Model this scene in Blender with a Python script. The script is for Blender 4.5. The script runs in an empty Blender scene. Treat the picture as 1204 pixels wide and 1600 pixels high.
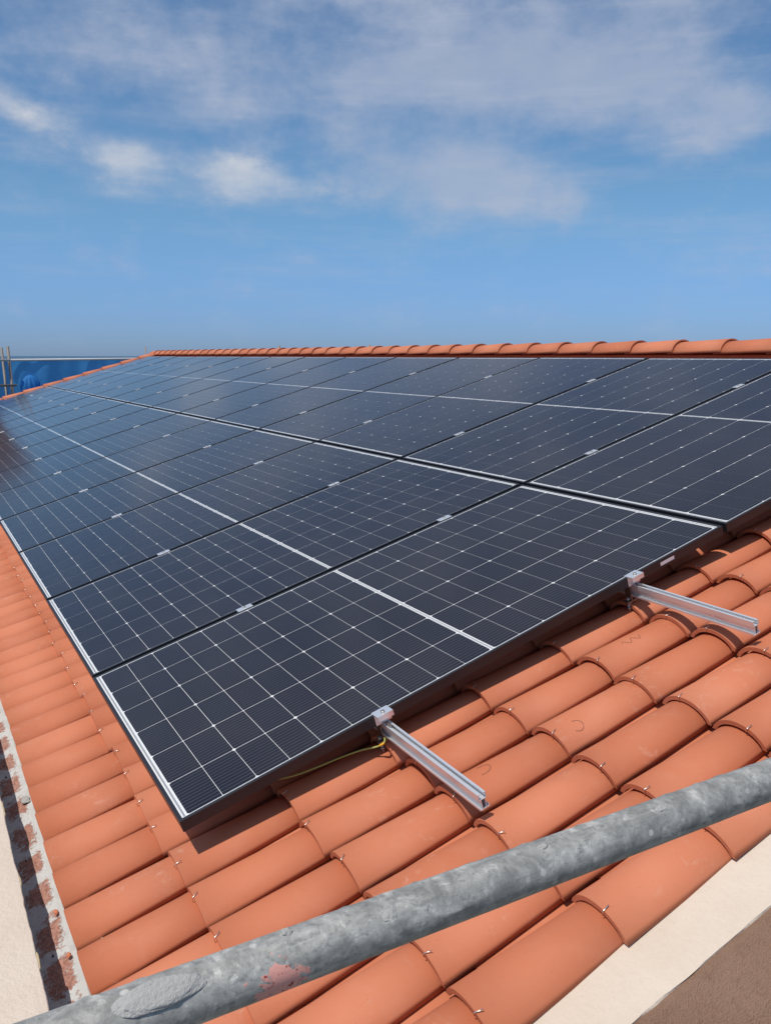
import bpy, bmesh, math, random
from mathutils import Vector, Matrix, noise
random.seed(7)
S = bpy.context.scene
COL = S.collection
SLOPE = math.radians(16.26)          # roof pitch
CA, SA = math.cos(SLOPE), math.sin(SLOPE)

# ------------------------------------------------------------------ camera
cam = bpy.data.cameras.new('camera')
cam_o = bpy.data.objects.new('camera', cam); COL.objects.link(cam_o)
right = Vector((0.87053264, -0.49210968, 0.00099746))
down = Vector((-0.08830346, -0.15820051, -0.98345061))
fwd = Vector((0.48412336, 0.85603777, -0.1811737))
m = Matrix.Identity(4)
for i in range(3):
    m[i][0] = right[i]; m[i][1] = -down[i]; m[i][2] = -fwd[i]
m.translation = Vector((-0.52381926, -1.99116469, 1.17391934))
cam_o.matrix_world = m
cam.sensor_fit = 'VERTICAL'; cam.sensor_height = 36.0; cam.sensor_width = 27.09
cam.lens = 36.0 * 1322.0 / 1600.0
cam.clip_start = 0.05; cam.clip_end = 80000
S.camera = cam_o

# ------------------------------------------------------------------ light
SUN = Vector((-0.44, -0.11, 0.91)).normalized()
sl = bpy.data.lights.new('sun', 'SUN'); so = bpy.data.objects.new('sun', sl); COL.objects.link(so)
sl.energy = 3.7; sl.angle = math.radians(0.53); sl.color = (1.0, 0.955, 0.89)
so.rotation_euler = SUN.to_track_quat('Z', 'Y').to_euler()
so.location = (0, 0, 30)

W = bpy.data.worlds.new('World'); S.world = W; W.use_nodes = True
W.cycles.sampling_method = 'MANUAL'; W.cycles.sample_map_resolution = 256
wt = W.node_tree; wt.nodes.clear()

class NT:
    """small node-building helper"""
    def __init__(self, tree): self.t = tree
    def n(self, typ, ins=None, **kw):
        nd = self.t.nodes.new(typ)
        for k, v in kw.items(): setattr(nd, k, v)
        for k, v in (ins or {}).items():
            sock = nd.inputs[k]
            if hasattr(v, 'is_linked') or isinstance(v, bpy.types.NodeSocket): self.t.links.new(v, sock)
            else: sock.default_value = v
        return nd
    def math(self, op, a, b=0.0, c=None, clamp=False):
        nd = self.n('ShaderNodeMath', {0: a, 1: b}, operation=op, use_clamp=clamp)
        if c is not None:
            if isinstance(c, bpy.types.NodeSocket): self.t.links.new(c, nd.inputs[2])
            else: nd.inputs[2].default_value = c
        return nd.outputs[0]
    def mix(self, f, a, b, bt='MIX'):
        nd = self.n('ShaderNodeMix', data_type='RGBA', blend_type=bt)
        for idx, v in ((0, f), (6, a), (7, b)):
            if isinstance(v, bpy.types.NodeSocket): self.t.links.new(v, nd.inputs[idx])
            else: nd.inputs[idx].default_value = v if idx == 0 else (tuple(v) + (1,) if len(v) == 3 else v)
        return nd.outputs[2]
    def ramp(self, f, lo, hi):
        nd = self.n('ShaderNodeMapRange', {0: f, 1: lo, 2: hi, 3: 0.0, 4: 1.0}, interpolation_type='SMOOTHSTEP')
        return nd.outputs[0]
    def noise(self, vec, scale, detail=4, rough=.55, dist=0.0, out=0):
        ins = {'Scale': scale, 'Detail': detail, 'Roughness': rough, 'Distortion': dist}
        if vec is not None: ins['Vector'] = vec
        return self.n('ShaderNodeTexNoise', ins).outputs[out]

k = NT(wt)
sky = k.n('ShaderNodeTexSky', sky_type='NISHITA', sun_disc=False, sun_elevation=math.asin(SUN.z),
          sun_rotation=math.atan2(SUN.x, SUN.y), altitude=50, air_density=1.0, dust_density=0.35, ozone_density=2.2)
geo = k.n('ShaderNodeTexCoord')
dirv = geo.outputs['Generated']
sep = k.n('ShaderNodeSeparateXYZ', {0: dirv})
az = k.math('ARCTAN2', sep.outputs[0], sep.outputs[1])          # radians, clockwise from +Y
el = k.math('ARCSINE', sep.outputs[2])
# cloud noise over the dome
ae = k.n('ShaderNodeCombineXYZ', {0: az, 1: k.math('MULTIPLY', el, 1.5), 2: 0.0}).outputs[0]
n2 = k.noise(ae, 10.0, 5, .58, .0)
n3 = k.noise(ae, 30.0, 4, .6, .0)
stretch = k.n('ShaderNodeMapping', {0: ae, 'Rotation': (0, 0, math.radians(6)), 'Scale': (2.6, 13.0, 1.0)}).outputs[0]
n4 = k.noise(stretch, 1.6, 4, .6, .0)
def blob(a0, e0, sa, se, rot=0.0):
    """soft-edged patch of sky centred on an azimuth/elevation (degrees)"""
    da = k.math('SUBTRACT', az, math.radians(a0)); de = k.math('SUBTRACT', el, math.radians(e0))
    c, s = math.cos(math.radians(rot)), math.sin(math.radians(rot))
    x = k.math('ADD', k.math('MULTIPLY', da, c), k.math('MULTIPLY', de, s))
    y = k.math('SUBTRACT', k.math('MULTIPLY', de, c), k.math('MULTIPLY', da, s))
    q = k.math('ADD', k.math('POWER', k.math('ABSOLUTE', k.math('DIVIDE', x, math.radians(sa))), 2.0),
               k.math('POWER', k.math('ABSOLUTE', k.math('DIVIDE', y, math.radians(se))), 2.0))
    return k.math('EXPONENT', k.math('MULTIPLY', q, -1.0))
def addall(l):
    r = l[0]
    for q in l[1:]: r = k.math('ADD', r, q)
    return r
BLOBS_SOFT = [(36, 17.0, 7.5, 2.6, 0, .95), (45, 15.6, 6.0, 2.4, 0, .90), (28, 17.0, 5.5, 2.0, 0, .62), (34.5, 20.5, 6, 2.2, 0, .55), (46, 20.0, 7, 2.8, 0, .75),
              (33, 11.8, 6.0, 2.2, 0, .95), (30, 15, 30, 4.0, 0, .20), (37, 10.0, 6.5, 1.7, -4, .85), (51, 13.7, 3.0, 1.5, 0, .80), (15.5, 17.4, 7, 2.6, 0, .48), (19.5, 14.8, 5, 1.4, 0, .42),
              (9, 18.6, 6, 2.2, 0, .42), (22, 20.5, 8, 2.0, 0, .45), (37, 6.9, 3.6, .8, -5, .34), (27, 13.6, 3.0, 1.2, 0, .30)]
soft = addall([k.math('MULTIPLY', blob(*b[:5]), b[5]) for b in BLOBS_SOFT])
BLOBS_PUFF = [(13.5, 11.6, 2.6, 1.6, 0, 1.1), (19.9, 11.3, 3.2, 1.5, -3, 1.1), (24.6, 10.5, 3.0, .9, -4, .62), (8.4, 13.6, 3.2, 1.1, -16, .82),
              (6.0, 14.8, 2.0, 1.0, 0, .5), (25.4, 8.9, 1.8, .5, -6, .48), (20.5, 9.6, 3.0, .6, 0, .42), (12.8, 9.7, 3.2, .55, -4, .46), (5.6, 11.6, .8, .5, 0, .4)]
puff = addall([k.math('MULTIPLY', blob(*b[:5]), b[5]) for b in BLOBS_PUFF])
mixn = k.math('ADD', k.math('MULTIPLY', n2, .72), k.math('MULTIPLY', n3, .28))
softd = k.math('MULTIPLY', k.ramp(k.math('ADD', soft, k.math('MULTIPLY', k.math('SUBTRACT', mixn, .5), 2.5)), -.02, 1.35), .66)
puffd = k.math('MULTIPLY', k.ramp(k.math('ADD', puff, k.math('MULTIPLY', k.math('SUBTRACT', k.math('ADD', k.math('MULTIPLY', n2, .40), k.math('MULTIPLY', n3, .60)), .5), 1.15)), .10, 1.30), .66)
# thin streaks, and beyond the frame the same broken high cloud goes on
wisp = k.math('MULTIPLY', k.math('MULTIPLY', k.ramp(n4, .45, .75), k.ramp(el, math.radians(1.5), math.radians(5))), .21)
away = k.math('ADD', k.math('MULTIPLY', k.ramp(n2, .48, .72), .10), k.math('MULTIPLY', k.math('MULTIPLY', k.ramp(n2, .28, .66), k.ramp(el, math.radians(19), math.radians(30))), .48))
dens = k.math('MINIMUM', addall([softd, puffd, wisp, away]), .84)
dens = k.math('MULTIPLY', dens, k.ramp(el, math.radians(-1), math.radians(3)))
skyc = k.n('ShaderNodeHueSaturation', {'Saturation': 1.0, 'Value': 1.0, 'Color': sky.outputs[0]}).outputs[0]
tint = k.mix(k.ramp(el, 0.0, math.radians(11)), (.36, .565, 1.10), (.60, .84, 1.00))
tinted = k.mix(1.0, skyc, tint, 'MULTIPLY')
cloudc = k.mix(k.ramp(puffd, .1, .6), (4.1, 4.65, 5.9), (5.9, 6.1, 6.6))
final = k.mix(dens, tinted, cloudc)
bg = k.n('ShaderNodeBackground', {'Color': final, 'Strength': 0.104})
out = k.n('ShaderNodeOutputWorld', {'Surface': bg.outputs[0]})

S.view_settings.view_transform = 'Standard'; S.view_settings.look = 'None'
S.view_settings.exposure = 0.0; S.view_settings.gamma = 1.0
S.view_settings.use_curve_mapping = False
S.render.engine = 'CYCLES'
S.cycles.max_bounces = 6; S.cycles.diffuse_bounces = 3; S.cycles.glossy_bounces = 3; S.cycles.transparent_max_bounces = 8

# ------------------------------------------------------------------ materials
def mat(name):
    mm = bpy.data.materials.new(name); mm.use_nodes = True
    mm.node_tree.nodes.clear()
    kk = NT(mm.node_tree)
    b = kk.n('ShaderNodeBsdfPrincipled')
    o = kk.n('ShaderNodeOutputMaterial', {'Surface': b.outputs[0]})
    return mm, kk, b, o
def link(kk, a, b): kk.t.links.new(a, b)
def bump(kk, b, h, strength=.3, dist=.01):
    bn = kk.n('ShaderNodeBump', {'Height': h, 'Strength': strength, 'Distance': dist})
    link(kk, bn.outputs[0], b.inputs['Normal'])
def simple(name, c, rough=.5, metal=0.0, nz=None):
    mm, kk, b, o = mat(name)
    b.inputs['Roughness'].default_value = rough; b.inputs['Metallic'].default_value = metal
    if nz:
        t = kk.n('ShaderNodeTexCoord').outputs['Object']
        f = kk.noise(t, nz[0], 5, .6)
        c2 = tuple(x * nz[1] for x in c)
        link(kk, kk.mix(f, c, c2), b.inputs['Base Color'])
        bump(kk, b, f, nz[2] if len(nz) > 2 else .1, .003)
    else: b.inputs['Base Color'].default_value = c + (1,)
    return mm

def terracotta(name, island=False):
    mm, kk, b, o = mat(name)
    pos = kk.n('ShaderNodeNewGeometry')
    oi = kk.n('ShaderNodeObjectInfo')
    rnd = pos.outputs['Random Per Island'] if island else oi.outputs['Random']
    P = pos.outputs['Position']
    base = kk.mix(rnd, (.49, .147, .068), (.59, .196, .098))
    # long soft streaks of paler bloom, patches of dust, scratches
    blo = kk.ramp(kk.noise(P, 6.0, 5, .6, .3), .42, .75)
    c = kk.mix(kk.math('MULTIPLY', blo, .26), base, (.60, .25, .145))
    dark = kk.ramp(kk.noise(P, 3.1, 4, .55), .52, .8)
    c = kk.mix(kk.math('MULTIPLY', dark, .38), c, (.42, .125, .065))
    chalk = kk.math('MULTIPLY', kk.ramp(kk.noise(P, 26.0, 6, .72, .6), .52, .74), kk.ramp(kk.noise(P, 5.3, 2), .50, .62))
    c = kk.mix(kk.math('MULTIPLY', chalk, .40), c, (.66, .40, .29))
    specks = kk.ramp(kk.noise(P, 190.0, 1, .5), .68, .76)
    c = kk.mix(kk.math('MULTIPLY', specks, .35), c, (.33, .12, .075))
    link(kk, c, b.inputs['Base Color'])
    b.inputs['Roughness'].default_value = .70
    b.inputs['Specular IOR Level'].default_value = .28
    h = kk.math('ADD', kk.math('MULTIPLY', kk.noise(P, 420.0, 3, .6), .3), kk.math('MULTIPLY', kk.noise(P, 28.0, 4, .5), .9))
    bump(kk, b, h, .16, .004)
    return mm
M = {}
M['tile'] = terracotta('terracotta')
M['tile_mass'] = terracotta('terracotta_mass', True)

def plaster(name, c1, c2, rough=.9, scale=60, strength=.35):
    mm, kk, b, o = mat(name)
    P = kk.n('ShaderNodeNewGeometry').outputs['Position']
    f = kk.noise(P, 5.0, 5, .6, .3); g = kk.noise(P, scale, 5, .65)
    c = kk.mix(kk.ramp(f, .3, .7), c1, c2)
    c = kk.mix(kk.math('MULTIPLY', kk.ramp(g, .5, .8), .25), c, tuple(x * .82 for x in c1))
    link(kk, c, b.inputs['Base Color']); b.inputs['Roughness'].default_value = rough
    b.inputs['Specular IOR Level'].default_value = .2
    bump(kk, b, kk.math('ADD', g, kk.math('MULTIPLY', f, .8)), strength, .012)
    return mm
M['cream'] = plaster('cream_paint', (.63, .515, .405), (.67, .56, .45), scale=75, strength=.4)
M['brown'] = plaster('brown_render', (.36, .205, .13), (.43, .255, .17), scale=330, strength=.9)
kkb = NT(M['brown'].node_tree); bb = [n for n in kkb.t.nodes if n.type == 'BSDF_PRINCIPLED'][0]
Pb = kkb.n('ShaderNodeNewGeometry').outputs['Position']
old = bb.inputs['Base Color'].links[0].from_socket
grain = kkb.ramp(kkb.noise(Pb, 420.0, 3, .7), .48, .72); drips = kkb.ramp(kkb.noise(Pb, 60.0, 4, .6), .5, .75)
link(kkb, kkb.mix(kkb.math('MULTIPLY', grain, .55), kkb.mix(kkb.math('MULTIPLY', drips, .4), old, (.24, .13, .08)), (.50, .34, .24)), bb.inputs['Base Color'])
M['white_wall'] = plaster('pale_wall', (.60, .54, .47), (.66, .60, .53))
# grey mortar with red tile dust along the eave
mm, kk, b, o = mat('mortar_with_dust')
P = kk.n('ShaderNodeNewGeometry').outputs['Position']
sp = kk.n('ShaderNodeSeparateXYZ', {0: P})
wob = kk.math('MULTIPLY', kk.math('SUBTRACT', kk.noise(P, 11.0, 4, .65), .5), .22)
fr = kk.math('ABSOLUTE', kk.math('SUBTRACT', kk.math('FRACT', kk.math('DIVIDE', kk.math('ADD', kk.math('ADD', sp.outputs[1], wob), 10 * .176 + .136 - .02), .176)), .5))
win = kk.math('SUBTRACT', 1.0, kk.math('MULTIPLY', kk.ramp(fr, .16, .50), .80))
nn = kk.noise(P, 75.0, 6, .78, .8)
drop = kk.math('MULTIPLY', kk.ramp(sp.outputs[0], -.372, -.330), kk.ramp(sp.outputs[0], -.272, -.296))
msk = kk.ramp(kk.math('ADD', kk.math('MULTIPLY', win, drop), kk.math('MULTIPLY', kk.math('SUBTRACT', nn, .5), 3.4)), .46, .86)
msk = kk.math('MULTIPLY', msk, kk.math('MULTIPLY', kk.ramp(win, .03, .25), kk.ramp(drop, .03, .3)))
base = kk.mix(kk.noise(P, 9.0, 4, .6), (.48, .47, .45), (.58, .57, .55))
dustc = kk.mix(kk.ramp(kk.noise(P, 110.0, 4, .7), .35, .65), (.23, .085, .055), (.46, .215, .15))
link(kk, kk.mix(kk.math('MULTIPLY', msk, .92), base, dustc), b.inputs['Base Color'])
b.inputs['Roughness'].default_value = .95; b.inputs['Specular IOR Level'].default_value = .1
bump(kk, b, kk.math('ADD', kk.math('MULTIPLY', nn, .7), kk.math('MULTIPLY', msk, .5)), .5, .006)
M['mortar'] = mm
M['grey_mortar'] = plaster('grey_mortar', (.37, .36, .335), (.45, .435, .405), scale=260, strength=.5)

M['frame'] = simple('black_anodised', (.018, .018, .021), .38, 0.0)
M['silver'] = simple('mill_aluminium', (.80, .80, .80), .38, .6, (55, .93, .03))
M['clamp'] = simple('clamp_aluminium', (.86, .86, .86), .42, .75, (80, .92, .05))
M['steel'] = simple('zinc_steel', (.52, .50, .46), .42, 1.0, (90, .7, .1))
M['wire'] = simple('tie_wire_steel', (.78, .72, .64), .32, 1.0)
M['backsheet'] = simple('white_backsheet', (.72, .73, .74), .5)
M['ribbon'] = simple('tinned_ribbon', (.50, .51, .53), .35, .6)
# silicon: dark with fine bright busbars running along the slope
mm, kk, b, o = mat('silicon_cell')
tc = kk.n('ShaderNodeTexCoord').outputs['Object']
sp = kk.n('ShaderNodeSeparateXYZ', {0: tc})
fr = kk.math('ABSOLUTE', kk.math('SUBTRACT', kk.math('FRACT', kk.math('ADD', kk.math('DIVIDE', sp.outputs[1], .1812 / 12), 20.5)), .5))
line = kk.math('SUBTRACT', 1.0, kk.ramp(fr, .05, .11))
oi = kk.n('ShaderNodeObjectInfo')
c0 = kk.mix(oi.outputs['Random'], (.0050, .0048, .0108), (.0085, .0065, .0100))
link(kk, kk.mix(kk.math('MULTIPLY', line, .75), c0, (.125, .135, .185)), b.inputs['Base Color'])
b.inputs['Roughness'].default_value = .45; b.inputs['Specular IOR Level'].default_value = .35
M['cell'] = mm
# cover glass: clear, with the weak reflection of anti-reflective solar glass
mm = bpy.data.materials.new('solar_glass'); mm.use_nodes = True; mm.node_tree.nodes.clear()
kk = NT(mm.node_tree)
tr = kk.n('ShaderNodeBsdfTransparent', {'Color': (.97, .975, .975, 1)})
gl = kk.n('ShaderNodeBsdfGlossy', {'Roughness': .12, 'Color': (1, 1, 1, 1)})
P = kk.n('ShaderNodeNewGeometry').outputs['Position']
bn = kk.n('ShaderNodeBump', {'Height': kk.noise(P, 2.2, 3, .5), 'Strength': .05, 'Distance': .02})
link(kk, bn.outputs[0], gl.inputs['Normal'])
dustd = kk.n('ShaderNodeBsdfDiffuse', {'Color': (.55, .52, .48, 1)})
fr = kk.n('ShaderNodeFresnel', {'IOR': 1.31})
fs = kk.math('MULTIPLY', fr.outputs[0], .95)
mx = kk.n('ShaderNodeMixShader', {0: fs, 1: tr.outputs[0], 2: gl.outputs[0]})
df = kk.math('MULTIPLY', kk.ramp(kk.noise(P, 3.0, 5, .65), .35, .75), .014)
df = kk.math('ADD', df, .003)
mx2 = kk.n('ShaderNodeMixShader', {0: df, 1: mx.outputs[0], 2: dustd.outputs[0]})
kk.n('ShaderNodeOutputMaterial', {'Surface': mx2.outputs[0]})
M['glass'] = mm
# galvanised scaffold tube with cement splashes and a flake of old red paint
mm, kk, b, o = mat('galvanised_tube')
tc = kk.n('ShaderNodeTexCoord').outputs['Object']
sx = kk.n('ShaderNodeSeparateXYZ', {0: tc})
f1 = kk.noise(tc, 34.0, 7, .70, .4); f2 = kk.noise(tc, 130.0, 5, .72, .3); f3 = kk.noise(tc, 9.0, 5, .6)
c = kk.mix(kk.ramp(f1, .3, .72), (.23, .225, .205), (.49, .475, .43))
c = kk.mix(kk.math('MULTIPLY', kk.ramp(f2, .50, .66), .7), c, (.20, .20, .19))
spl = kk.ramp(kk.math('ADD', kk.math('MULTIPLY', f1, .45), kk.math('MULTIPLY', kk.noise(tc, 48.0, 7, .75, .8), .6)), .56, .66)
topw = kk.ramp(sx.outputs[2], -.012, .016)
c = kk.mix(kk.math('MULTIPLY', kk.math('MULTIPLY', spl, topw), .85), c, (.64, .61, .555))
spots = kk.n('ShaderNodeTexVoronoi', {'Vector': tc, 'Scale': 42.0}).outputs['Distance']
sm = kk.math('MULTIPLY', kk.math('SUBTRACT', 1.0, kk.ramp(spots, .10, .20)), kk.ramp(f3, .5, .6))
streak = kk.n('ShaderNodeMapping', {0: tc, 'Scale': (6.0, 150.0, 150.0)}).outputs[0]
c = kk.mix(kk.math('MULTIPLY', kk.ramp(kk.noise(streak, 1.0, 3, .6), .55, .72), .35), c, (.58, .57, .54))
c = kk.mix(kk.math('MULTIPLY', sm, .85), c, (.66, .63, .57))
dx = kk.math('DIVIDE', kk.math('ADD', sx.outputs[0], .286), .027)
dz = kk.math('DIVIDE', kk.math('ADD', sx.outputs[2], .003), .0165)
rr = kk.math('SQRT', kk.math('ADD', kk.math('POWER', kk.math('ABSOLUTE', dx), 2.0), kk.math('POWER', kk.math('ABSOLUTE', dz), 2.0)))
pm = kk.ramp(kk.math('ADD', rr, kk.math('MULTIPLY', kk.math('SUBTRACT', kk.noise(tc, 70.0, 5, .62, .6), .5), 3.4)), .95, .85)
pm = kk.math('MULTIPLY', pm, kk.ramp(sx.outputs[1], .004, -.004))
pc = kk.mix(kk.ramp(kk.noise(tc, 210.0, 3, .6), .58, .64), (.72, .34, .28), (.34, .07, .055))
c = kk.mix(pm, c, pc)
link(kk, c, b.inputs['Base Color'])
link(kk, kk.math('SUBTRACT', .30, kk.math('MULTIPLY', pm, .30)), b.inputs['Metallic'])
b.inputs['Roughness'].default_value = .62
b.inputs['Specular IOR Level'].default_value = .3
bump(kk, b, kk.math('ADD', kk.math('ADD', f2, kk.math('MULTIPLY', spl, .6)), kk.math('MULTIPLY', pm, .4)), .28, .0016)
M['tube'] = mm
M['pale_tube'] = simple('pale_rail', (.55, .55, .55), .6, .1, (8, .8, .1))
M['far_tube'] = simple('weathered_tube', (.25, .215, .19), .6, .2, (8, .6, .1))
M['rust_tube'] = simple('rusty_tube', (.36, .25, .19), .6, .3, (8, .6, .1))
# blue debris netting, lets some light through
mm, kk, b, o = mat('blue_netting')
P = kk.n('ShaderNodeNewGeometry').outputs['Position']
c = kk.mix(kk.ramp(kk.noise(P, 2.6, 3, .6), .3, .7), (.04, .29, .66), (.06, .35, .74))
link(kk, c, b.inputs['Base Color']); b.inputs['Roughness'].default_value = .7
tl = kk.n('ShaderNodeBsdfTranslucent', {'Color': c}); tp = kk.n('ShaderNodeBsdfTransparent', {'Color': (.55, .75, 1, 1)})
m1 = kk.n('ShaderNodeMixShader', {0: .5, 1: b.outputs[0], 2: tl.outputs[0]})
m2 = kk.n('ShaderNodeMixShader', {0: .16, 1: m1.outputs[0], 2: tp.outputs[0]})
link(kk, m2.outputs[0], o.inputs['Surface'])
M['net'] = mm
M['foam'] = simple('ochre_foam', (.55, .43, .25), .9, 0, (60, .8, .3))
M['cable'] = simple('green_yellow_sheath', (.36, .37, .09), .5)
M['tag'] = simple('yellow_tape', (.80, .42, .03), .5)
M['label'] = simple('paper_label', (.78, .74, .74), .6)
M['pencil'] = simple('graphite', (.10, .065, .055), .6)
M['plank'] = simple('grey_plank', (.34, .34, .30), .85, 0, (14, .8, .3))
M['brick'] = plaster('red_brown_brick', (.46, .19, .12), (.52, .23, .15))
M['darkglass'] = simple('dark_window_glass', (.02, .03, .04), .08)
M['felt'] = simple('grey_roof_felt', (.15, .13, .12), .9)
# sea and ground
mm, kk, b, o = mat('sea_water')
b.inputs['Base Color'].default_value = (.018, .055, .095, 1); b.inputs['Roughness'].default_value = .32
P = kk.n('ShaderNodeNewGeometry').outputs['Position']
bump(kk, b, kk.noise(P, .08, 6, .6), .6, 2.0)
M['sea'] = mm
M['ground'] = simple('dry_ground', (.22, .19, .14), .95, 0, (.3, .7, .3))

# ------------------------------------------------------------------ mesh helpers
def mesh(name, verts, faces, smooth=None):
    me = bpy.data.meshes.new(name); me.from_pydata([tuple(v) for v in verts], [], faces); me.update()
    if smooth is True: me.polygons.foreach_set('use_smooth', [True] * len(me.polygons))
    elif smooth: me.polygons.foreach_set('use_smooth', list(smooth))
    return me
def boxes(name, bl):
    """bl: list of (x0,x1,y0,y1,z0,z1) collected in one mesh"""
    v, f = [], []
    for x0, x1, y0, y1, z0, z1 in bl:
        o = len(v)
        v += [(x0, y0, z0), (x1, y0, z0), (x1, y1, z0), (x0, y1, z0), (x0, y0, z1), (x1, y0, z1), (x1, y1, z1), (x0, y1, z1)]
        f += [(o, o + 3, o + 2, o + 1), (o + 4, o + 5, o + 6, o + 7), (o, o + 1, o + 5, o + 4), (o + 1, o + 2, o + 6, o + 5), (o + 2, o + 3, o + 7, o + 6), (o + 3, o, o + 4, o + 7)]
    return mesh(name, v, f)
def bevel_mesh(me, w, seg=2):
    bm = bmesh.new(); bm.from_mesh(me)
    bmesh.ops.bevel(bm, geom=list(bm.edges), offset=w, segments=seg, affect='EDGES', profile=.5)
    bm.to_mesh(me); bm.free(); return me
def tube(name, pts, r, seg=10, caps=True):
    """round bar swept along points; r a number or a list"""
    v, f, sm = [], [], []
    n = len(pts); pts = [Vector(p) for p in pts]
    rs = r if isinstance(r, (list, tuple)) else [r] * n
    ref = Vector((0.13, 0.31, 0.94))
    for i, p in enumerate(pts):
        t = (pts[min(i + 1, n - 1)] - pts[max(i - 1, 0)]).normalized()
        a = t.cross(ref); 
        if a.length < .05: a = t.cross(Vector((1, 0, 0)))
        a.normalize(); bb = t.cross(a)
        for j in range(seg):
            th = 2 * math.pi * j / seg
            v.append(p + (a * math.cos(th) + bb * math.sin(th)) * rs[i])
    for i in range(n - 1):
        for j in range(seg):
            j2 = (j + 1) % seg
            f.append((i * seg + j, i * seg + j2, (i + 1) * seg + j2, (i + 1) * seg + j)); sm.append(True)
    if caps:
        f.append(tuple(range(seg))[::-1]); sm.append(False)
        f.append(tuple((n - 1) * seg + j for j in range(seg))); sm.append(False)
    me = mesh(name, v, f, sm)
    bm = bmesh.new(); bm.from_mesh(me); bmesh.ops.recalc_face_normals(bm, faces=bm.faces); bm.to_mesh(me); bm.free()
    return me
def obj(name, me, material=None, parent=None, loc=(0, 0, 0), rot=(0, 0, 0)):
    o = bpy.data.objects.new(name, me); COL.objects.link(o)
    if material is not None and me is not None and not me.materials: me.materials.append(material)
    o.location = loc; o.rotation_euler = rot
    if parent is not None: o.parent = parent
    return o
def tag(o, label, cat, group=None, kind=None):
    if label: o['label'] = label
    if cat: o['category'] = cat
    if group: o['group'] = group
    if kind: o['kind'] = kind
    return o
ROT = (0, -SLOPE, 0)
def R(v, u, w=0.0):
    """roof coordinates (up the slope, along the eave, above the glass plane) -> world"""
    return Vector((v * CA - w * SA, u, v * SA + w * CA))
ORD = ['first', 'second', 'third', 'fourth', 'fifth', 'sixth', 'seventh', 'eighth', 'ninth', 'tenth', 'eleventh', 'twelfth', 'thirteenth', 'fourteenth', 'fifteenth']

# ------------------------------------------------------------------ ground, sea
g = obj('ground', mesh('ground', [(-90, -60, -9), (90, -60, -9), (90, 120, -9), (-90, 120, -9)], [(0, 1, 2, 3)]), M['ground']); g['kind'] = 'structure'
seav = [(-60000, -60000, -22), (60000, -60000, -22), (60000, 60000, -22), (-60000, 60000, -22)]
g = obj('sea', mesh('sea', seav, [(0, 1, 2, 3)]), M['sea']); g['kind'] = 'structure'

# ------------------------------------------------------------------ house and tiled roof
RL = 16.45            # roof length
house = tag(obj('house', None), 'pale house with terracotta barrel tile roof carrying the solar panels', 'house')
Z0 = -9.0
xe, ze = R(-.382, 0, -.2).x, R(-.382, 0, -.2).z          # outer edge of the eave mortar
roof = obj('roof', boxes('roof_deck', [(-.30, 4.47, -.84, RL + .1, -.30, -.245)]), M['felt'], house, (0, 0, 0), ROT)
PITCH, U0 = .176, -.136
V0, COURSE = -.055, .3325
CROWN = -.110

def arc_tile(name, length, a0, h0, a1, h1, thick, seg=12, span=82, invert=False, rings=3, sag=0.0):
    """barrel tile: lower end at x=0, tapering up the slope; z=0 at the foot of the arc"""
    v, f, sm = [], [], []
    sp = math.radians(span)
    for layer in (0, 1):
        for r in range(rings):
            t = r / (rings - 1)
            a = a0 + (a1 - a0) * t - (thick if layer else 0); h = h0 + (h1 - h0) * t - (thick if layer else 0)
            for j in range(seg + 1):
                th = -sp + 2 * sp * j / seg
                y = a * math.sin(th) / math.sin(sp)
                z = h * (math.cos(th) - math.cos(sp)) / (1 - math.cos(sp))
                if invert: z = -z
                v.append((length * t, y, z))
    n = seg + 1; L2 = rings * n
    for r in range(rings - 1):
        for j in range(seg):
            a = r * n + j
            f.append((a, a + 1, a + n + 1, a + n) if not invert else (a, a + n, a + n + 1, a + 1)); sm.append(True)
            b_ = L2 + a
            f.append((b_, b_ + n, b_ + n + 1, b_ + 1) if not invert else (b_, b_ + 1, b_ + n + 1, b_ + n)); sm.append(True)
    for r in (0, rings - 1):
        for j in range(seg):
            a = r * n + j; f.append((a, L2 + a, L2 + a + 1, a + 1)); sm.append(False)
    for j in (0, seg):
        for r in range(rings - 1):
            a = r * n + j; f.append((a, a + n, L2 + a + n, L2 + a)); sm.append(False)
    me = mesh(name, v, f, sm)
    bm = bmesh.new(); bm.from_mesh(me); bmesh.ops.recalc_face_normals(bm, faces=bm.faces); bm.to_mesh(me); bm.free()
    return me
TILE_H = .050
cover_me = [arc_tile('cover_tile', .425, .0845 + d, TILE_H, .071, .042, .0125, 12, 74) for d in (0, .0015, -.0015)]
eave_me = arc_tile('cover_tile_eave', .37, .0845, TILE_H, .073, .043, .0125, 12, 74)
chan_me = arc_tile('channel_tile', .42, .074, .036, .080, .040, .011, 8, 76, True)
for me_ in cover_me + [eave_me, chan_me]: me_.materials.append(M['tile'])
wire_me = tube('tie_wire', [(-.0025, 0, -.010), (-.0028, 0, .000), (-.0005, 0, .0028), (.009, .001, .0030), (.017, .002, .0045)], .0010, 6)
wire_me.materials.append(M['wire'])
ncol = int((RL - U0) / PITCH) + 1
ncov = nchan = 0
mass_v, mass_f, mass_s = [], [], []
def add_mass(me, Mx):
    o = len(mass_v)
    mass_v.extend([tuple(Mx @ v_.co) for v_ in me.vertices])
    for p in me.polygons:
        mass_f.append(tuple(o + i for i in p.vertices)); mass_s.append(p.use_smooth)
low_cover = arc_tile('low_cover', .425, .0845, TILE_H, .071, .042, .0125, 6, 74, False, 2)
low_chan = arc_tile('low_chan', .42, .074, .036, .080, .040, .011, 4, 76, True, 2)
rnd = random.Random(11)
wires_near = []
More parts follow.
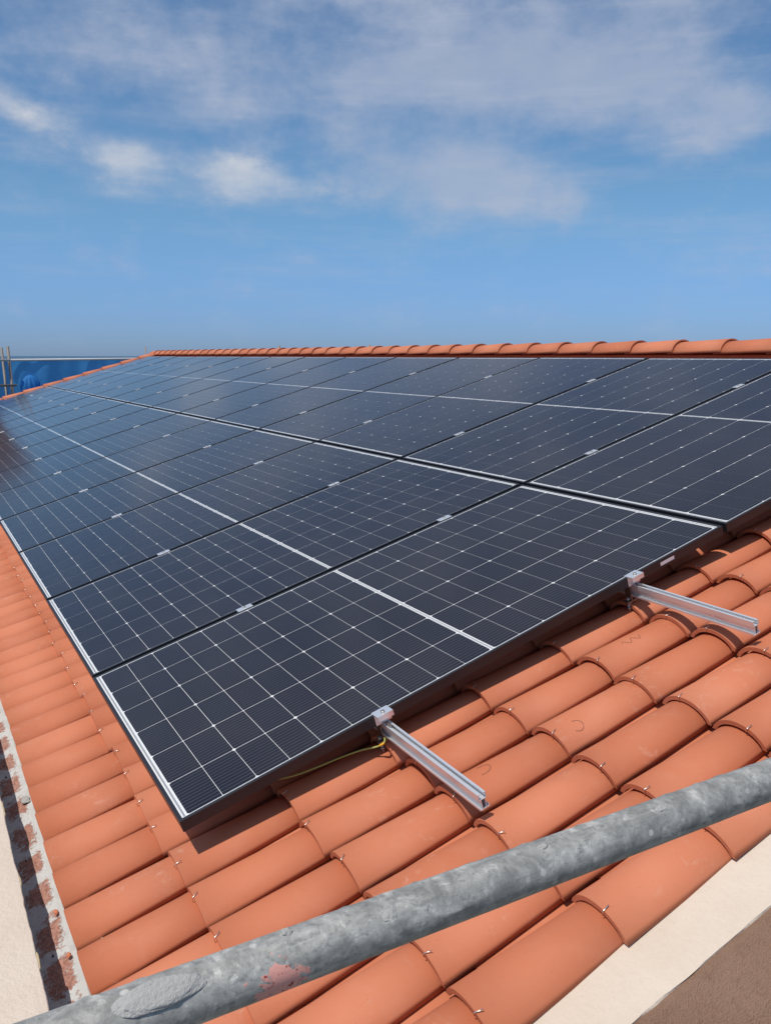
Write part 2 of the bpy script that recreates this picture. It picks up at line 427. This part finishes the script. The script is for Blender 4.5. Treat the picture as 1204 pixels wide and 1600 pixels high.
for ci in range(-4, ncol):
    uc = U0 + PITCH * ci + rnd.uniform(-.003, .003)
    for kc in range(-1, 14):
        vl = V0 + COURSE * kc if kc >= 0 else -.332
        vj = vl + (rnd.uniform(-.008, .008) if kc >= 0 else rnd.uniform(-.002, .002))
        wl = CROWN - TILE_H + rnd.uniform(-.002, .002)
        tilt = rnd.uniform(-.006, .006); yaw = rnd.uniform(-.010, .010)
        near = (ci <= 2) or (kc <= 0 and uc < 5.2)
        rotp = .040 if kc >= 0 else .030       # upper end dips under the next tile
        if near:
            me_ = eave_me if kc < 0 else rnd.choice(cover_me)
            t = obj('cover_tile', me_, None, roof, (vj, uc, wl), (tilt, rotp + rnd.uniform(-.003, .003), yaw)); ncov += 1
            if kc >= 0 and (uc < 3.6):
                th = math.radians(rnd.uniform(-26, -2) if rnd.random() < .8 else rnd.uniform(-2, 12))
                h = TILE_H
                y = .0845 * math.sin(th) / math.sin(math.radians(74)); z = h * (math.cos(th) - math.cos(math.radians(74))) / (1 - math.cos(math.radians(74)))
                obj('tie_wire', wire_me, None, roof, (vj, uc + y, wl + z), (-th * .8, rotp, rnd.uniform(-.5, .5)))
            c = obj('channel_tile', chan_me, None, roof, (vj + .085 + rnd.uniform(-.012, .012), uc + PITCH * .5, wl + .013), (0, .034, rnd.uniform(-.006, .006))); nchan += 1
        else:
            Mx = Matrix.Translation((vj, uc, wl)) @ Matrix.Rotation(rotp, 4, 'Y')
            add_mass(low_cover, Mx)
            add_mass(low_chan, Matrix.Translation((vj + .085, uc + PITCH * .5, wl + .013)) @ Matrix.Rotation(.034, 4, 'Y'))
mass = obj('roof_tiles', mesh('roof_tiles', mass_v, mass_f, mass_s), M['tile_mass'], roof); mass['kind'] = 'stuff'
print('cover tiles', ncov, 'channels', nchan)

# ridge tiles: laid along the ridge, laps facing the near gable
VR, WR = 4.45, .044
ridge_me = arc_tile('ridge_tile', .46, .118, .092, .106, .083, .010, 14, 84)
ridge_me.materials.append(M['tile'])
rz = R(VR, 0, WR)
u = -.95; i = 0
while u < RL + .05:
    # local x of the tile runs along +Y here: the wide end faces the near gable
    t = obj('ridge_tile', ridge_me, None, roof)
    base = Vector((VR, u, WR - .092))
    t.matrix_local = Matrix.Translation(base) @ Matrix.Rotation(SLOPE, 4, 'Y') @ Matrix.Rotation(math.pi / 2 + rnd.uniform(-.006, .006), 4, 'Z') @ Matrix.Rotation(.024, 4, 'Y')
    u += .40 + rnd.uniform(-.008, .008); i += 1
# mortar bed below the ridge tiles
obj('ridge_mortar', boxes('ridge_mortar', [(4.395, 4.49, -.84, RL, -.2, -.050)]), M['tile'], roof)
# far verge: raised row of cover tiles along the rake
verge_me = arc_tile('verge_tile', .47, .095, .075, .080, .064, .013, 12, 84); verge_me.materials.append(M['tile'])
for j in range(12):
    v_ = -.36 + j * .40
    obj('verge_tile', verge_me, None, roof, (v_, RL - .12, -.036 + rnd.uniform(-.003, .003)), (0, .032, 0))
obj('verge_bed', boxes('verge_bed', [(-.34, 4.4, RL - .185, RL - .05, -.24, -.045)]), M['tile'], roof)

# gable coping on the near side: cream top strip, brown sloping band below it
def strip(name, prof, v0, v1, n, jit, material, parent, vfun=None):
    """profile of (u,w) points extruded up the slope with slightly wavering edges"""
    vs, fs = [], []
    for i_ in range(n + 1):
        v_ = v0 + (v1 - v0) * i_ / n
        for q, (uu, ww) in enumerate(prof):
            d = jit[q] * noise.noise((v_ * 9.0, q * 7.3, 1.7)) + .4 * jit[q] * noise.noise((v_ * 31.0, q * 3.3, 5.1))
            vs.append((v_, uu + d, ww))
    m_ = len(prof)
    for i_ in range(n):
        for q in range(m_ - 1):
            a = i_ * m_ + q; fs.append((a, a + 1, a + m_ + 1, a + m_))
    me = mesh(name, vs, fs)
    bm = bmesh.new(); bm.from_mesh(me); bmesh.ops.recalc_face_normals(bm, faces=bm.faces); bm.to_mesh(me); bm.free()
    return obj(name, me, material, parent, (0, 0, 0), ROT)
strip('gable_coping', [(-.862, -.164), (-.95, -.168), (-1.036, -.174), (-1.0365, -.180)], -.38, 4.6, 520, [0, 0, .0045, .0045], M['cream'], house)
strip('gable_band', [(-1.010, -.1745), (-1.05, -.1800), (-1.14, -.222), (-1.23, -.290), (-1.235, -.33)], -.38, 4.6, 300, [0, .001, .003, .002, 0], M['brown'], house)
def slab(name, poly_xz, y0, y1, material, parent):
    n_ = len(poly_xz)
    vs = [(x, y0, z) for x, z in poly_xz] + [(x, y1, z) for x, z in poly_xz]
    fs = [tuple(range(n_)), tuple(range(2 * n_ - 1, n_ - 1, -1))] + [(i_, i_ + n_, (i_ + 1) % n_ + n_, (i_ + 1) % n_) for i_ in range(n_)]
    me = mesh(name, vs, fs)
    bm = bmesh.new(); bm.from_mesh(me); bmesh.ops.recalc_face_normals(bm, faces=bm.faces); bm.to_mesh(me); bm.free()
    return obj(name, me, material, parent)
A, Bp = R(-.38, 0, -.33), R(4.45, 0, -.33)
XB = 2 * Bp.x - A.x
slab('gable_wall', [(A.x, Z0), (XB, Z0), (XB, A.z), (Bp.x, Bp.z), (A.x, A.z)], -1.225, -.90, M['brown'], house)
slab('far_gable_wall', [(A.x, Z0), (XB, Z0), (XB, A.z), (Bp.x, Bp.z), (A.x, A.z)], RL - .2, RL, M['white_wall'], house)
slab('back_wall', [(XB - .25, Z0), (XB, Z0), (XB, A.z - .01), (XB - .25, A.z - .01)], -.895, RL - .21, M['white_wall'], house)
# back slope, out of sight behind the ridge
bs = Bp + Vector((0, 0, .12))
slab('back_slope', [(bs.x + .02, bs.z), (XB + .3, A.z + .06), (XB + .3, A.z - .0), (bs.x + .02, bs.z - .07)], -.9, RL, M['tile'], house)
# eave: flat mortar bed with dust in front of the tiles, then a low cream parapet
PX, PZ = R(-.404, 0, -.062).x, R(-.404, 0, -.062).z
def finish(me):
    bm = bmesh.new(); bm.from_mesh(me); bmesh.ops.recalc_face_normals(bm, faces=bm.faces); bm.to_mesh(me); bm.free(); return me
def eave_bed():
    vs, fs = [], []
    n_ = 900; y0, y1 = -.93, RL
    prof = ((-.27, -.158), (-.322, -.166), (-.338, -.192), (-.352, -.199), (-.368, -.200), (-.385, -.201), (-.405, -.202), (-.43, -.203))
    m_ = len(prof)
    for i_ in range(n_ + 1):
        y = y0 + (y1 - y0) * i_ / n_
        for q, (v_, w_) in enumerate(prof):
            j2 = .0045 * noise.noise((y * 21, q * 2.3, 0)) + .003 * noise.noise((y * 70, q * 4.1, 0))
            p = R(v_ + (.003 * noise.noise((y * 30, q * 5.5, 2)) if 0 < q < m_ - 1 else 0), y, w_ + j2); vs.append(tuple(p))
    for i_ in range(n_):
        for q in range(m_ - 1):
            a = i_ * m_ + q; fs.append((a, a + m_, a + m_ + 1, a + 1))
    return finish(mesh('eave_mortar', vs, fs))
obj('eave_mortar', eave_bed(), M['mortar'], house)
obj('front_wall', boxes('front_wall', [(PX - .01, PX + .25, -.89, RL - .21, Z0, -.38)]), M['white_wall'], house)
def parapet():
    vs, fs = [], []
    n_ = 600; y0, y1 = -1.19, RL
    for i_ in range(n_ + 1):
        y = y0 + (y1 - y0) * i_ / n_
        j1 = .0045 * noise.noise((y * 7, 2, 0)) + .002 * noise.noise((y * 33, 8, 0))
        vs += [(PX + .004, y, PZ - .30), (PX + j1, y, PZ - .002), (PX - .002 + j1, y, PZ), (PX - .10, y, PZ + .001), (PX - .42, y, PZ), (PX - .42, y, PZ - .9), (PX + .004, y, PZ - .9)]
    for i_ in range(n_):
        for q in range(6):
            a = i_ * 7 + q; fs.append((a, a + 7, a + 8, a + 1))
    return finish(mesh('parapet', vs, fs))
obj('parapet', parapet(), M['cream'], house)
# fixings seen on the fascia and crumbs of mortar and tile left on the eave
def lump(name, rx, ry, rz_, seed, sub=2, amp=.32, smooth=True):
    bm = bmesh.new(); bmesh.ops.create_icosphere(bm, subdivisions=sub, radius=1.0)
    for v_ in bm.verts:
        d = 1 + amp * noise.noise(v_.co * 1.6 + Vector((seed, 0, 0))) + amp * .45 * noise.noise(v_.co * 4 + Vector((0, seed, 0)))
        v_.co = Vector((v_.co.x * rx * d, v_.co.y * ry * d, v_.co.z * rz_ * d))
    me = bpy.data.meshes.new(name); bm.to_mesh(me); bm.free()
    me.polygons.foreach_set('use_smooth', [smooth] * len(me.polygons)); return me
for (y, v_) in ((.05, -.392), (.52, -.398), (1.10, -.395)):
    obj('fixing', lump('fixing', .004, .005, .003, y, 1), M['pencil'], house, R(v_, y, -.198), ROT)
for (y, a_) in ((.22, .030), (.62, .040), (.66, .022), (-.12, .03)):
    obj('foam_bead', lump('foam_bead', .0035, a_, .0025, y * 9, 3), M['foam'], house, (PX + .001, y, PZ - .003))
crumbs = [(.86, -.352, .015, .022, .006, 'grey_mortar', 'flat grey mortar crumb on the dusty eave edge, farthest of the three crumbs'),
          (.20, -.358, .006, .010, .004, 'tile', 'red tile crumb on the dusty eave edge, middle of the three crumbs'),
          (.01, -.356, .006, .008, .0035, 'tile', 'red tile crumb on the dusty eave edge, closest of the three to the scaffold tube')]
for i_, (y, v_, a, bq, c, mt, lab) in enumerate(crumbs):
    tag(obj('debris_crumb', lump('debris_crumb', a, bq, c, i_ * 3.1, 2, .6, False), M[mt], None, R(v_, y, -.190), ROT), lab, 'rubble', 'crumbs on the eave')

# ------------------------------------------------------------------ solar panels
PW, PL, PP, RG = 1.134, 2.0696, 1.154, .020
ROWV = [0.0, PL + RG]
FR, TH = .0105, .034
frame_me = boxes('frame', [(0, PL, 0, FR, -TH, 0), (0, PL, PW - FR, PW, -TH, 0), (0, FR, FR, PW - FR, -TH, 0), (PL - FR, PL, FR, PW - FR, -TH, 0),
                           (FR, PL - FR, FR, FR + .02, -TH, -TH + .002), (FR, PL - FR, PW - FR - .02, PW - FR, -TH, -TH + .002)])
bevel_mesh(frame_me, .0010, 2); frame_me.materials.append(M['frame'])
back_me = boxes('backsheet', [(FR, PL - FR, FR, PW - FR, -.0065, -.0026)]); back_me.materials.append(M['backsheet'])
glass_me = mesh('glass_pane', [(FR, FR, -.0007), (PL - FR, FR, -.0007), (PL - FR, PW - FR, -.0015), (FR, PW - FR, -.0007)], [(0, 1, 2, 3)])
glass_me.materials.append(M['glass'])
MY, NX, NY = .0150, 10, 6
ENDB, MIDB = .0262, .0135
cy = (PW - 2 * MY) / NY; cx = (PL - 2 * ENDB - MIDB) / 2 / NX
GY, GX, CH = .0030, .0016, .0060
hx, hy = (cx - GX) / 2, (cy - GY) / 2
def cell_poly(up):
    c = CH; s = .0022
    a, b_ = (c, s) if up else (s, c)     # cut corners of the parent wafer sit on one long side
    return [(-hx + a, -hy), (hx - b_, -hy), (hx, -hy + b_), (hx, hy - b_), (hx - b_, hy), (-hx + a, hy), (-hx, hy - a), (-hx, -hy + a)]
def cell_mesh(name, up):
    p = cell_poly(up); n_ = len(p)
    vs = [(x, y, 0) for x, y in p] + [(x, y, -.0006) for x, y in p]
    fs = [tuple(range(n_))] + [(i_, i_ + n_, (i_ + 1) % n_ + n_, (i_ + 1) % n_) for i_ in range(n_)]
    me = mesh(name, vs, fs); me.materials.append(M['cell']); return me
cellA, cellB = cell_mesh('solar_cell', True), cell_mesh('solar_cell_flip', False)
cents = []
for h_ in (0, 1):
    for a in range(NX):
        for b_ in range(NY):
            cents.append((ENDB + h_ * (NX * cx + MIDB) + (a + .5) * cx, MY + (b_ + .5) * cy, a % 2 == 0))
def sheet_mesh():
    vs, fs = [], []
    for (x, y, up) in cents:
        o = len(vs); p = cell_poly(up)
        vs += [(x + a, y + b_ - MY - cy * .5, 0) for a, b_ in p]; fs.append(tuple(range(o, o + len(p))))
    me = mesh('cell_sheet', vs, fs); me.materials.append(M['cell']); return me
sheet_me = sheet_mesh()
rib_me = {}
for nm, x in (('a', FR + (ENDB - FR) * .48), ('m', PL * .5), ('b', PL - FR - (ENDB - FR) * .48)):
    r_ = boxes('ribbon', [(x - .0028, x + .0028, MY, PW - MY, -.0028, -.0021)]); r_.materials.append(M['ribbon']); rib_me[nm] = r_
rp = random.Random(3)
ROWN = ['lower', 'upper']
for row in (0, 1):
    for c_ in range(14):
        du, dv, dw = rp.uniform(-.0015, .0015), rp.uniform(-.002, .002), rp.uniform(-.0012, .0012)
        if c_ == 0 and row == 0: dv, dw = -.003, .0
        p = obj('solar_panel', None, None, None, R(ROWV[row] + dv, c_ * PP + du, dw), (rp.uniform(-.0006, .0006), -SLOPE + rp.uniform(-.0005, .0005), 0))
        tag(p, 'black framed solar panel in the %s row, %s from the near gable end' % (ROWN[row], ORD[c_]), 'solar panel', 'solar panels on the roof')
        obj('frame', frame_me, None, p); obj('backsheet', back_me, None, p)
        for nm in rib_me: obj('ribbon', rib_me[nm], None, p)
        if c_ <= 4:
            for (x, y, up) in cents: obj('solar_cell', cellA if up else cellB, None, p, (x, y, -.0018))
        else:
            s_ = obj('cell_sheet', sheet_me, None, p, (0, MY + cy * .5, -.0018)); s_['kind'] = 'stuff'
        obj('glass_pane', glass_me, None, p)
        if c_ == 0 and row == 0:
            obj('serial_label', boxes('serial_label', [(1.752, 1.818, -.0006, .0004, -.0235, -.0115)]), M['label'], p)

# mounting rails: hollow extrusion with an open T-slot on top
RV = [.617, 1.622, 2.512, 3.62]
RTOP = -TH - .0005
def rail_boxes(y0, y1):
    t = .0016
    return [(-.0115, -.0115 + t, y0, y1, -.017, 0), (.0115 - t, .0115, y0, y1, -.017, 0),
            (-.0115 + t, -.0050, y0, y1, -t, -.0002), (.0050, .0115 - t, y0, y1, -t, -.0002),
            (-.0115 + t, .0115 - t, y0, y1, -.0172, -.0156),
            (-.0065, -.0065 + t, y0, y1, -.0425, -.0174), (.0065 - t, .0065, y0, y1, -.0425, -.0174),
            (-.0140, .0140, y0, y1, -.0445, -.0427), (-.0140, -.0140 + t, y0, y1, -.0427, -.0375), (.0140 - t, .0140, y0, y1, -.0427, -.0375)]
RLAB = ['lowest mounting rail, bare end sticking out over the tiles nearest the eave',
        'second mounting rail up the slope, bare end near the right edge',
        'third mounting rail up the slope, lower rail under the upper panel row', 'topmost mounting rail, under the upper panel row near the ridge']
rail_me = boxes('mounting_rail', rail_boxes(-.470, 16.16)); rail_me.materials.append(M['silver'])
for v_, lab in zip(RV, RLAB):
    r_ = obj('mounting_rail', rail_me, None, None, R(v_, 0, RTOP), ROT)
    tag(r_, 'silver ' + lab, 'rail', 'mounting rails')
# mid clamps between panels, end clamps at the near edge
midbody = boxes('clamp_body', [(-.032, .032, -.0165, .0165, .0004, .0034), (-.032, .032, -.0075, -.0055, -.020, .0004), (-.032, .032, .0055, .0075, -.020, .0004)])
bevel_mesh(midbody, .0005, 1); midbody.materials.append(M['clamp'])
bolt_me = tube('bolt', [(0, 0, -.001), (0, 0, .0035), (0, 0, .0052), (0, 0, .0055)], [.0062, .0062, .0055, .0028], 12); bolt_me.materials.append(M['steel'])
for ri, v_ in enumerate(RV):
    for c_ in range(1, 14):
        e = obj('mid_clamp', None, None, None, R(v_ + rp.uniform(-.012, .012), c_ * PP - .010, 0), ROT)
        tag(e, 'silver clamp on the %s rail of the %s row, between %s and %s panels' % (['lower', 'upper'][ri % 2], ROWN[ri // 2], ORD[c_ - 1], ORD[c_]), 'clamp', 'clamps between panels')
        obj('clamp_body', midbody, None, e); obj('bolt', bolt_me, None, e, (0, 0, .0034))
endv = [(-.024, .011, .0006), (-.024, -.003, .0006)]
def end_clamp_mesh():
    prof = [(.012, .0006), (.012, .0040), (-.026, .0040), (-.026, -.0125), (-.0235, -.0125), (-.0235, .0006)]
    prof2 = [(-.0015, .0006), (-.0015, -.0330), (-.004, -.0330), (-.004, .0006)]
    vs, fs = [], []
    for pr in (prof, prof2):
        n_ = len(pr); o = len(vs)
        vs += [(-.026, y, z) for y, z in pr] + [(.026, y, z) for y, z in pr]
        fs += [tuple(o + i_ for i_ in range(n_)), tuple(o + i_ for i_ in range(2 * n_ - 1, n_ - 1, -1))]
        fs += [(o + i_, o + i_ + n_, o + (i_ + 1) % n_ + n_, o + (i_ + 1) % n_) for i_ in range(n_)]
    me = mesh('clamp_body', vs, fs)
    bm = bmesh.new(); bm.from_mesh(me); bmesh.ops.recalc_face_normals(bm, faces=bm.faces); bm.to_mesh(me); bm.free()
    return me
end_me = end_clamp_mesh(); end_me.materials.append(M['clamp'])
ENDLAB = ['on the lowest mounting rail beside the yellow cable', 'on the second mounting rail above the hanging bracket bolts', 'on the third mounting rail up the slope', 'on the topmost mounting rail']
for ri, v_ in enumerate(RV):
    e = obj('end_clamp', None, None, None, R(v_ - .004, 0, .0), ROT)
    tag(e, 'silver stepped end clamp ' + ENDLAB[ri], 'clamp', 'end clamps at the near panel edge')
    obj('clamp_body', end_me, None, e); obj('bolt', bolt_me, None, e, (0, -.012, .0040))
    obj('slot_nut', boxes('slot_nut', [(-.004, .004, -.040, -.016, RTOP + .0005, RTOP + .006)]), M['steel'], e)
# hanger-bolt brackets below the rails, by the near edge
def bracket(v_, u_, lab):
    e = obj('rail_bracket', None, None, None, R(v_, u_, -.105), ROT); tag(e, lab, 'bracket', 'brackets under the rails')
    obj('bolt', tube('bolt', [(-.022, 0, -.10), (-.022, 0, .022)], .0048, 10), M['steel'], e)
    for z in (-.018, .002, .016): obj('nut', tube('nut', [(-.022, 0, z - .0035), (-.022, 0, z + .0035)], .0092, 6), M['steel'], e)
    obj('plate', bevel_mesh(boxes('plate', [(-.034, .016, -.014, .014, .0055, .0095)]), .0005, 1), M['steel'], e)
    obj('plate_tab', boxes('plate_tab', [(-.0165, -.0145, -.014, .014, .0097, .055)]), M['steel'], e)
for ri, v_ in enumerate(RV):
    bracket(v_, .022, 'zinc hanger bolt bracket under the %s' % ['lowest mounting rail in the panel shadow', 'second mounting rail beside the end clamp', 'third mounting rail', 'topmost mounting rail'][ri])
# earth cable looping out from the lowest rail
cp = [(.640, .030, -.085), (.606, .004, -.082), (.590, -.012, -.088), (.570, .002, -.097), (.53, .020, -.094), (.47, .032, -.090), (.40, .038, -.084), (.33, .045, -.076), (.26, .075, -.070), (.20, .12, -.070)]
def smooth_pts(pts, n=6):
    P_ = [Vector(p) for p in pts]; out_ = []
    for i_ in range(len(P_) - 1):
        p0, p1, p2, p3 = P_[max(i_ - 1, 0)], P_[i_], P_[i_ + 1], P_[min(i_ + 2, len(P_) - 1)]
        for j in range(n):
            t = j / n
            out_.append(.5 * ((2 * p1) + (p2 - p0) * t + (2 * p0 - 5 * p1 + 4 * p2 - p3) * t * t + (3 * p1 - p0 - 3 * p2 + p3) * t ** 3))
    out_.append(P_[-1]); return out_
e = obj('earth_cable', tube('earth_cable', smooth_pts(cp), .0027, 8), M['cable'], None, (0, 0, 0), ROT)
tag(e, 'thin green and yellow earth cable curving out under the near panel edge', 'cable')
obj('tape_band', tube('tape_band', smooth_pts(cp)[12:17], .0036, 8), M['tag'], e)
# little pencil-thin curls of tie wire lying on the tiles
def curl(pts, lab):
    c_ = obj('wire_offcut', tube('wire_offcut', smooth_pts(pts, 5), .00045, 5), M['pencil'], None, (0, 0, 0), ROT); tag(c_, lab, 'wire', 'wire offcuts on the tiles')
def sm_pt(v_, u_): # height of the tile surface near here
    kci = round((u_ - U0) / PITCH); uc = U0 + kci * PITCH; y = u_ - uc
    a = .080; s82 = math.sin(math.radians(74)); th = math.asin(max(-1, min(1, y / a * s82)))
    kk_ = math.floor((v_ - V0) / COURSE); vv = v_ - (V0 + kk_ * COURSE)
    return CROWN - TILE_H - .040 * vv + .049 * (math.cos(th) - math.cos(math.radians(74))) / (1 - math.cos(math.radians(74))) + .003
curl([(1.40 + .011 * i_, -.145 + .012 * math.sin(i_ * 1.9), sm_pt(1.40 + .011 * i_, -.145 + .012 * math.sin(i_ * 1.9))) for i_ in range(8)], 'dark squiggle of thin wire on the tile below the second rail bracket')
curl([(.72 + .03 * math.sin(i_ * .7), -.30 + .02 * math.cos(i_ * .7), sm_pt(.72 + .03 * math.sin(i_ * .7), -.30 + .02 * math.cos(i_ * .7))) for i_ in range(6)], 'thin dark wire loop on the tile beside the lowest rail')
curl([(1.02 + .02 * math.sin(i_ * .8), -.345 + .018 * math.cos(i_ * .8), sm_pt(1.02 + .02 * math.sin(i_ * .8), -.345 + .018 * math.cos(i_ * .8))) for i_ in range(6)], 'thin dark wire loop on the tiles midway between the two bare rails')

# ------------------------------------------------------------------ scaffold guard tube across the foreground
def guard_tube():
    vs, fs = [], []
    n_, sg = 700, 56; x0, x1 = -2.2, 3.0; r = .02415
    for i_ in range(n_ + 1):
        x = x0 + (x1 - x0) * i_ / n_
        for j in range(sg):
            th = 2 * math.pi * j / sg
            q = Vector((x * 30, math.cos(th) * 1.3, math.sin(th) * 1.3))
            d = .00012 * noise.noise(q) + .00012 * noise.noise(q * 2.7)
            if math.sin(th) > -.3: d += max(0, noise.noise(q * 2.1 + Vector((5, 1, 2))) - .36) * .0060
            vs.append((x, (r + d) * math.cos(th), (r + d) * math.sin(th)))
    for i_ in range(n_):
        for j in range(sg):
            j2 = (j + 1) % sg; fs.append((i_ * sg + j, i_ * sg + j2, (i_ + 1) * sg + j2, (i_ + 1) * sg + j))
    me = mesh('guard_tube', vs, fs, True)
    bm = bmesh.new(); bm.from_mesh(me); bmesh.ops.recalc_face_normals(bm, faces=bm.faces); bm.to_mesh(me); bm.free()
    return me
gt = obj('scaffold_tube', guard_tube(), M['tube'], None, (0, -1.362, .643)); tag(gt, 'galvanised scaffold guard tube with cement splashes crossing the foreground', 'scaffold tube')
def tube_lump(x, ang, rx, ry, rz_, seed, flat=False):
    th = math.radians(ang)
    o_ = obj('mortar_lump', lump('mortar_lump', rx, ry, rz_, seed, 4, .16 if flat else .3), M['grey_mortar'], gt, (x, .0235 * math.cos(th), .0235 * math.sin(th)), (th - math.pi / 2, 0, 0))
    return o_
tube_lump(-.385, 120, .038, .0125, .0042, 2.2, True)
tube_lump(-.268, 84, .0060, .0050, .0042, 5.2)
tube_lump(-.172, 128, .0085, .007, .0022, 7.7)
tube_lump(-.52, 95, .012, .007, .003, 9.1)
tube_lump(.02, 100, .008, .004, .0022, 12.1)
tube_lump(.19, 112, .010, .005, .002, 14.1)
# scaffold boards below the gable
pk = obj('scaffold_board', bevel_mesh(boxes('scaffold_board', [(-2.0, 5.0, -1.62, -1.40, -1.04, -1.0)]), .004, 1), M['plank']); tag(pk, 'grey timber scaffold board below the brown gable band', 'board')

# ------------------------------------------------------------------ far scaffold with blue netting
FY = 21.0
def vtube(name, x, y, z0, z1, r, mt, lab, cat='scaffold pole', lean=(0, 0), group=None):
    o_ = obj(name, tube(name, [(0, 0, 0), (lean[0] * .5, lean[1] * .5, (z1 - z0) * .5), (lean[0], lean[1], z1 - z0)], r, 12), M[mt], None, (x, y, z0)); tag(o_, lab, cat, group); return o_
def htube(name, p, q, r, mt, lab, cat='scaffold tube', group=None):
    p, q = Vector(p), Vector(q)
    o_ = obj(name, tube(name, [(0, 0, 0), tuple((q - p) * .5), tuple(q - p)], r, 12), M[mt], None, p); tag(o_, lab, cat, group); return o_
vtube('scaffold_pole', 2.12, FY - .06, -9, 1.40, .034, 'far_tube', 'taller weathered scaffold pole in front of the blue netting at far gable', lean=(-.30, 0), group='far scaffold poles')
vtube('scaffold_pole', 1.98, FY + .15, -9, 1.37, .030, 'far_tube', 'shorter scaffold pole just left of its twin before the blue netting', lean=(-.28, 0), group='far scaffold poles')
htube('scaffold_rail', (-4.0, FY - .12, 1.035), (1.86, FY - .12, 1.068), .028, 'pale_tube', 'pale scaffold rail at far left ending at the pair of poles', group='far scaffold rails')
htube('scaffold_rail', (1.7, FY + .08, 1.068), (7.5, FY + .08, 1.125), .028, 'pale_tube', 'bright top rail along the upper edge of the blue netting', group='far scaffold rails')
htube('scaffold_rail', (-4.0, FY - .12, .44), (1.95, FY - .12, .455), .028, 'far_tube', 'lower scaffold rail at far left crossing the pair of poles', group='far scaffold rails')
htube('scaffold_rail', (1.7, FY + .30, .45), (7.5, FY + .30, .47), .020, 'rust_tube', 'dark middle rail seen faintly behind the blue netting', group='far scaffold rails')
def netting():
    vs, fs = [], []
    nx, nz = 260, 60; x0, x1 = -3.6, 7.4
    for i_ in range(nx + 1):
        x = x0 + (x1 - x0) * i_ / nx
        for j in range(nz + 1):
            t = j / nz; z = 1.070 + (x - 1.7) * .010 - 2.8 * t - .02 * (1 - t) * abs(math.sin(x * 1.6))
            y = .16 + .070 * math.sin(x * 4.4 + 1.3 * math.sin(x * 1.8)) * (0.5 + t) + .045 * math.sin(x * 11 + 2 * t) * (.4 + t)
            d = math.hypot((x - 2.28), (z - .62))      # cloth pulled toward the gathered knot
            y += -.10 * math.exp(-d * d * 3.5)
            vs.append((x, FY + y, z))
    for i_ in range(nx):
        for j in range(nz):
            a = i_ * (nz + 1) + j; fs.append((a, a + 1, a + nz + 2, a + nz + 1))
    return mesh('debris_netting', vs, fs, True)
nt = obj('debris_netting', netting(), M['net']); tag(nt, 'blue translucent debris netting hung on the far scaffold', 'netting')
# gathered knot of netting
bm = bmesh.new(); bmesh.ops.create_uvsphere(bm, u_segments=48, v_segments=24, radius=1.0)
for v_ in bm.verts:
    a_ = math.atan2(v_.co.y, v_.co.x); t = (v_.co.z + 1) / 2
    r_ = (1 + .10 * math.sin(a_ * 11 + 2 * t)) * (.75 + .35 * (1 - t))
    v_.co = Vector((v_.co.x * .24 * r_, v_.co.y * .15 * r_, v_.co.z * .26))
km = bpy.data.meshes.new('gathered_knot'); bm.to_mesh(km); bm.free(); km.polygons.foreach_set('use_smooth', [True] * len(km.polygons))
obj('gathered_knot', km, M['net'], nt, (2.28, FY + .0, .44))
# scaffold pole tops standing behind the ridge
for (x, y, z1, r, lab) in ((4.69, 19.0, 1.40, .014, 'thin pole top behind the ridge, at the far left corner of the roof'),
                           (9.2, 21.54, 1.47, .034, 'dark pole top behind the ridge, second from the left'),
                           (9.2, 16.67, 1.42, .014, 'hair thin pole top behind the ridge, third from the left'),
                           (9.2, 15.98, 1.44, .024, 'dark pole top behind the ridge, rightmost of the four')):
    vtube('ridge_pole', x, y, -8.9, z1, r, 'rust_tube', lab, 'pole', group='poles behind the ridge')

# ------------------------------------------------------------------ neighbouring brick building, mirrored in the far panels
nb = obj('neighbour_building', None, None, None, (-8, 33, Z0)); tag(nb, 'red brown brick building mirrored in the far left panels', 'building')
obj('wall', boxes('wall', [(-9, 9.5, 0, 9, 0, 13.1)]), M['brick'], nb)
obj('roof', boxes('roof', [(-9.3, 9.65, -.3, 9.3, 13.1, 13.4)]), M['tile'], nb)
for fl in range(3):
    for cxn in range(5):
        x = -7.2 + cxn * 3.5; z = 1.6 + fl * 3.3
        w_ = obj('window', boxes('window', [(x, x + 1.2, -.05, .06, z, z + 1.5)]), M['frame'], nb)
        obj('pane', boxes('pane', [(x + .08, x + 1.12, -.07, -.052, z + .08, z + 1.42)]), M['darkglass'], w_)
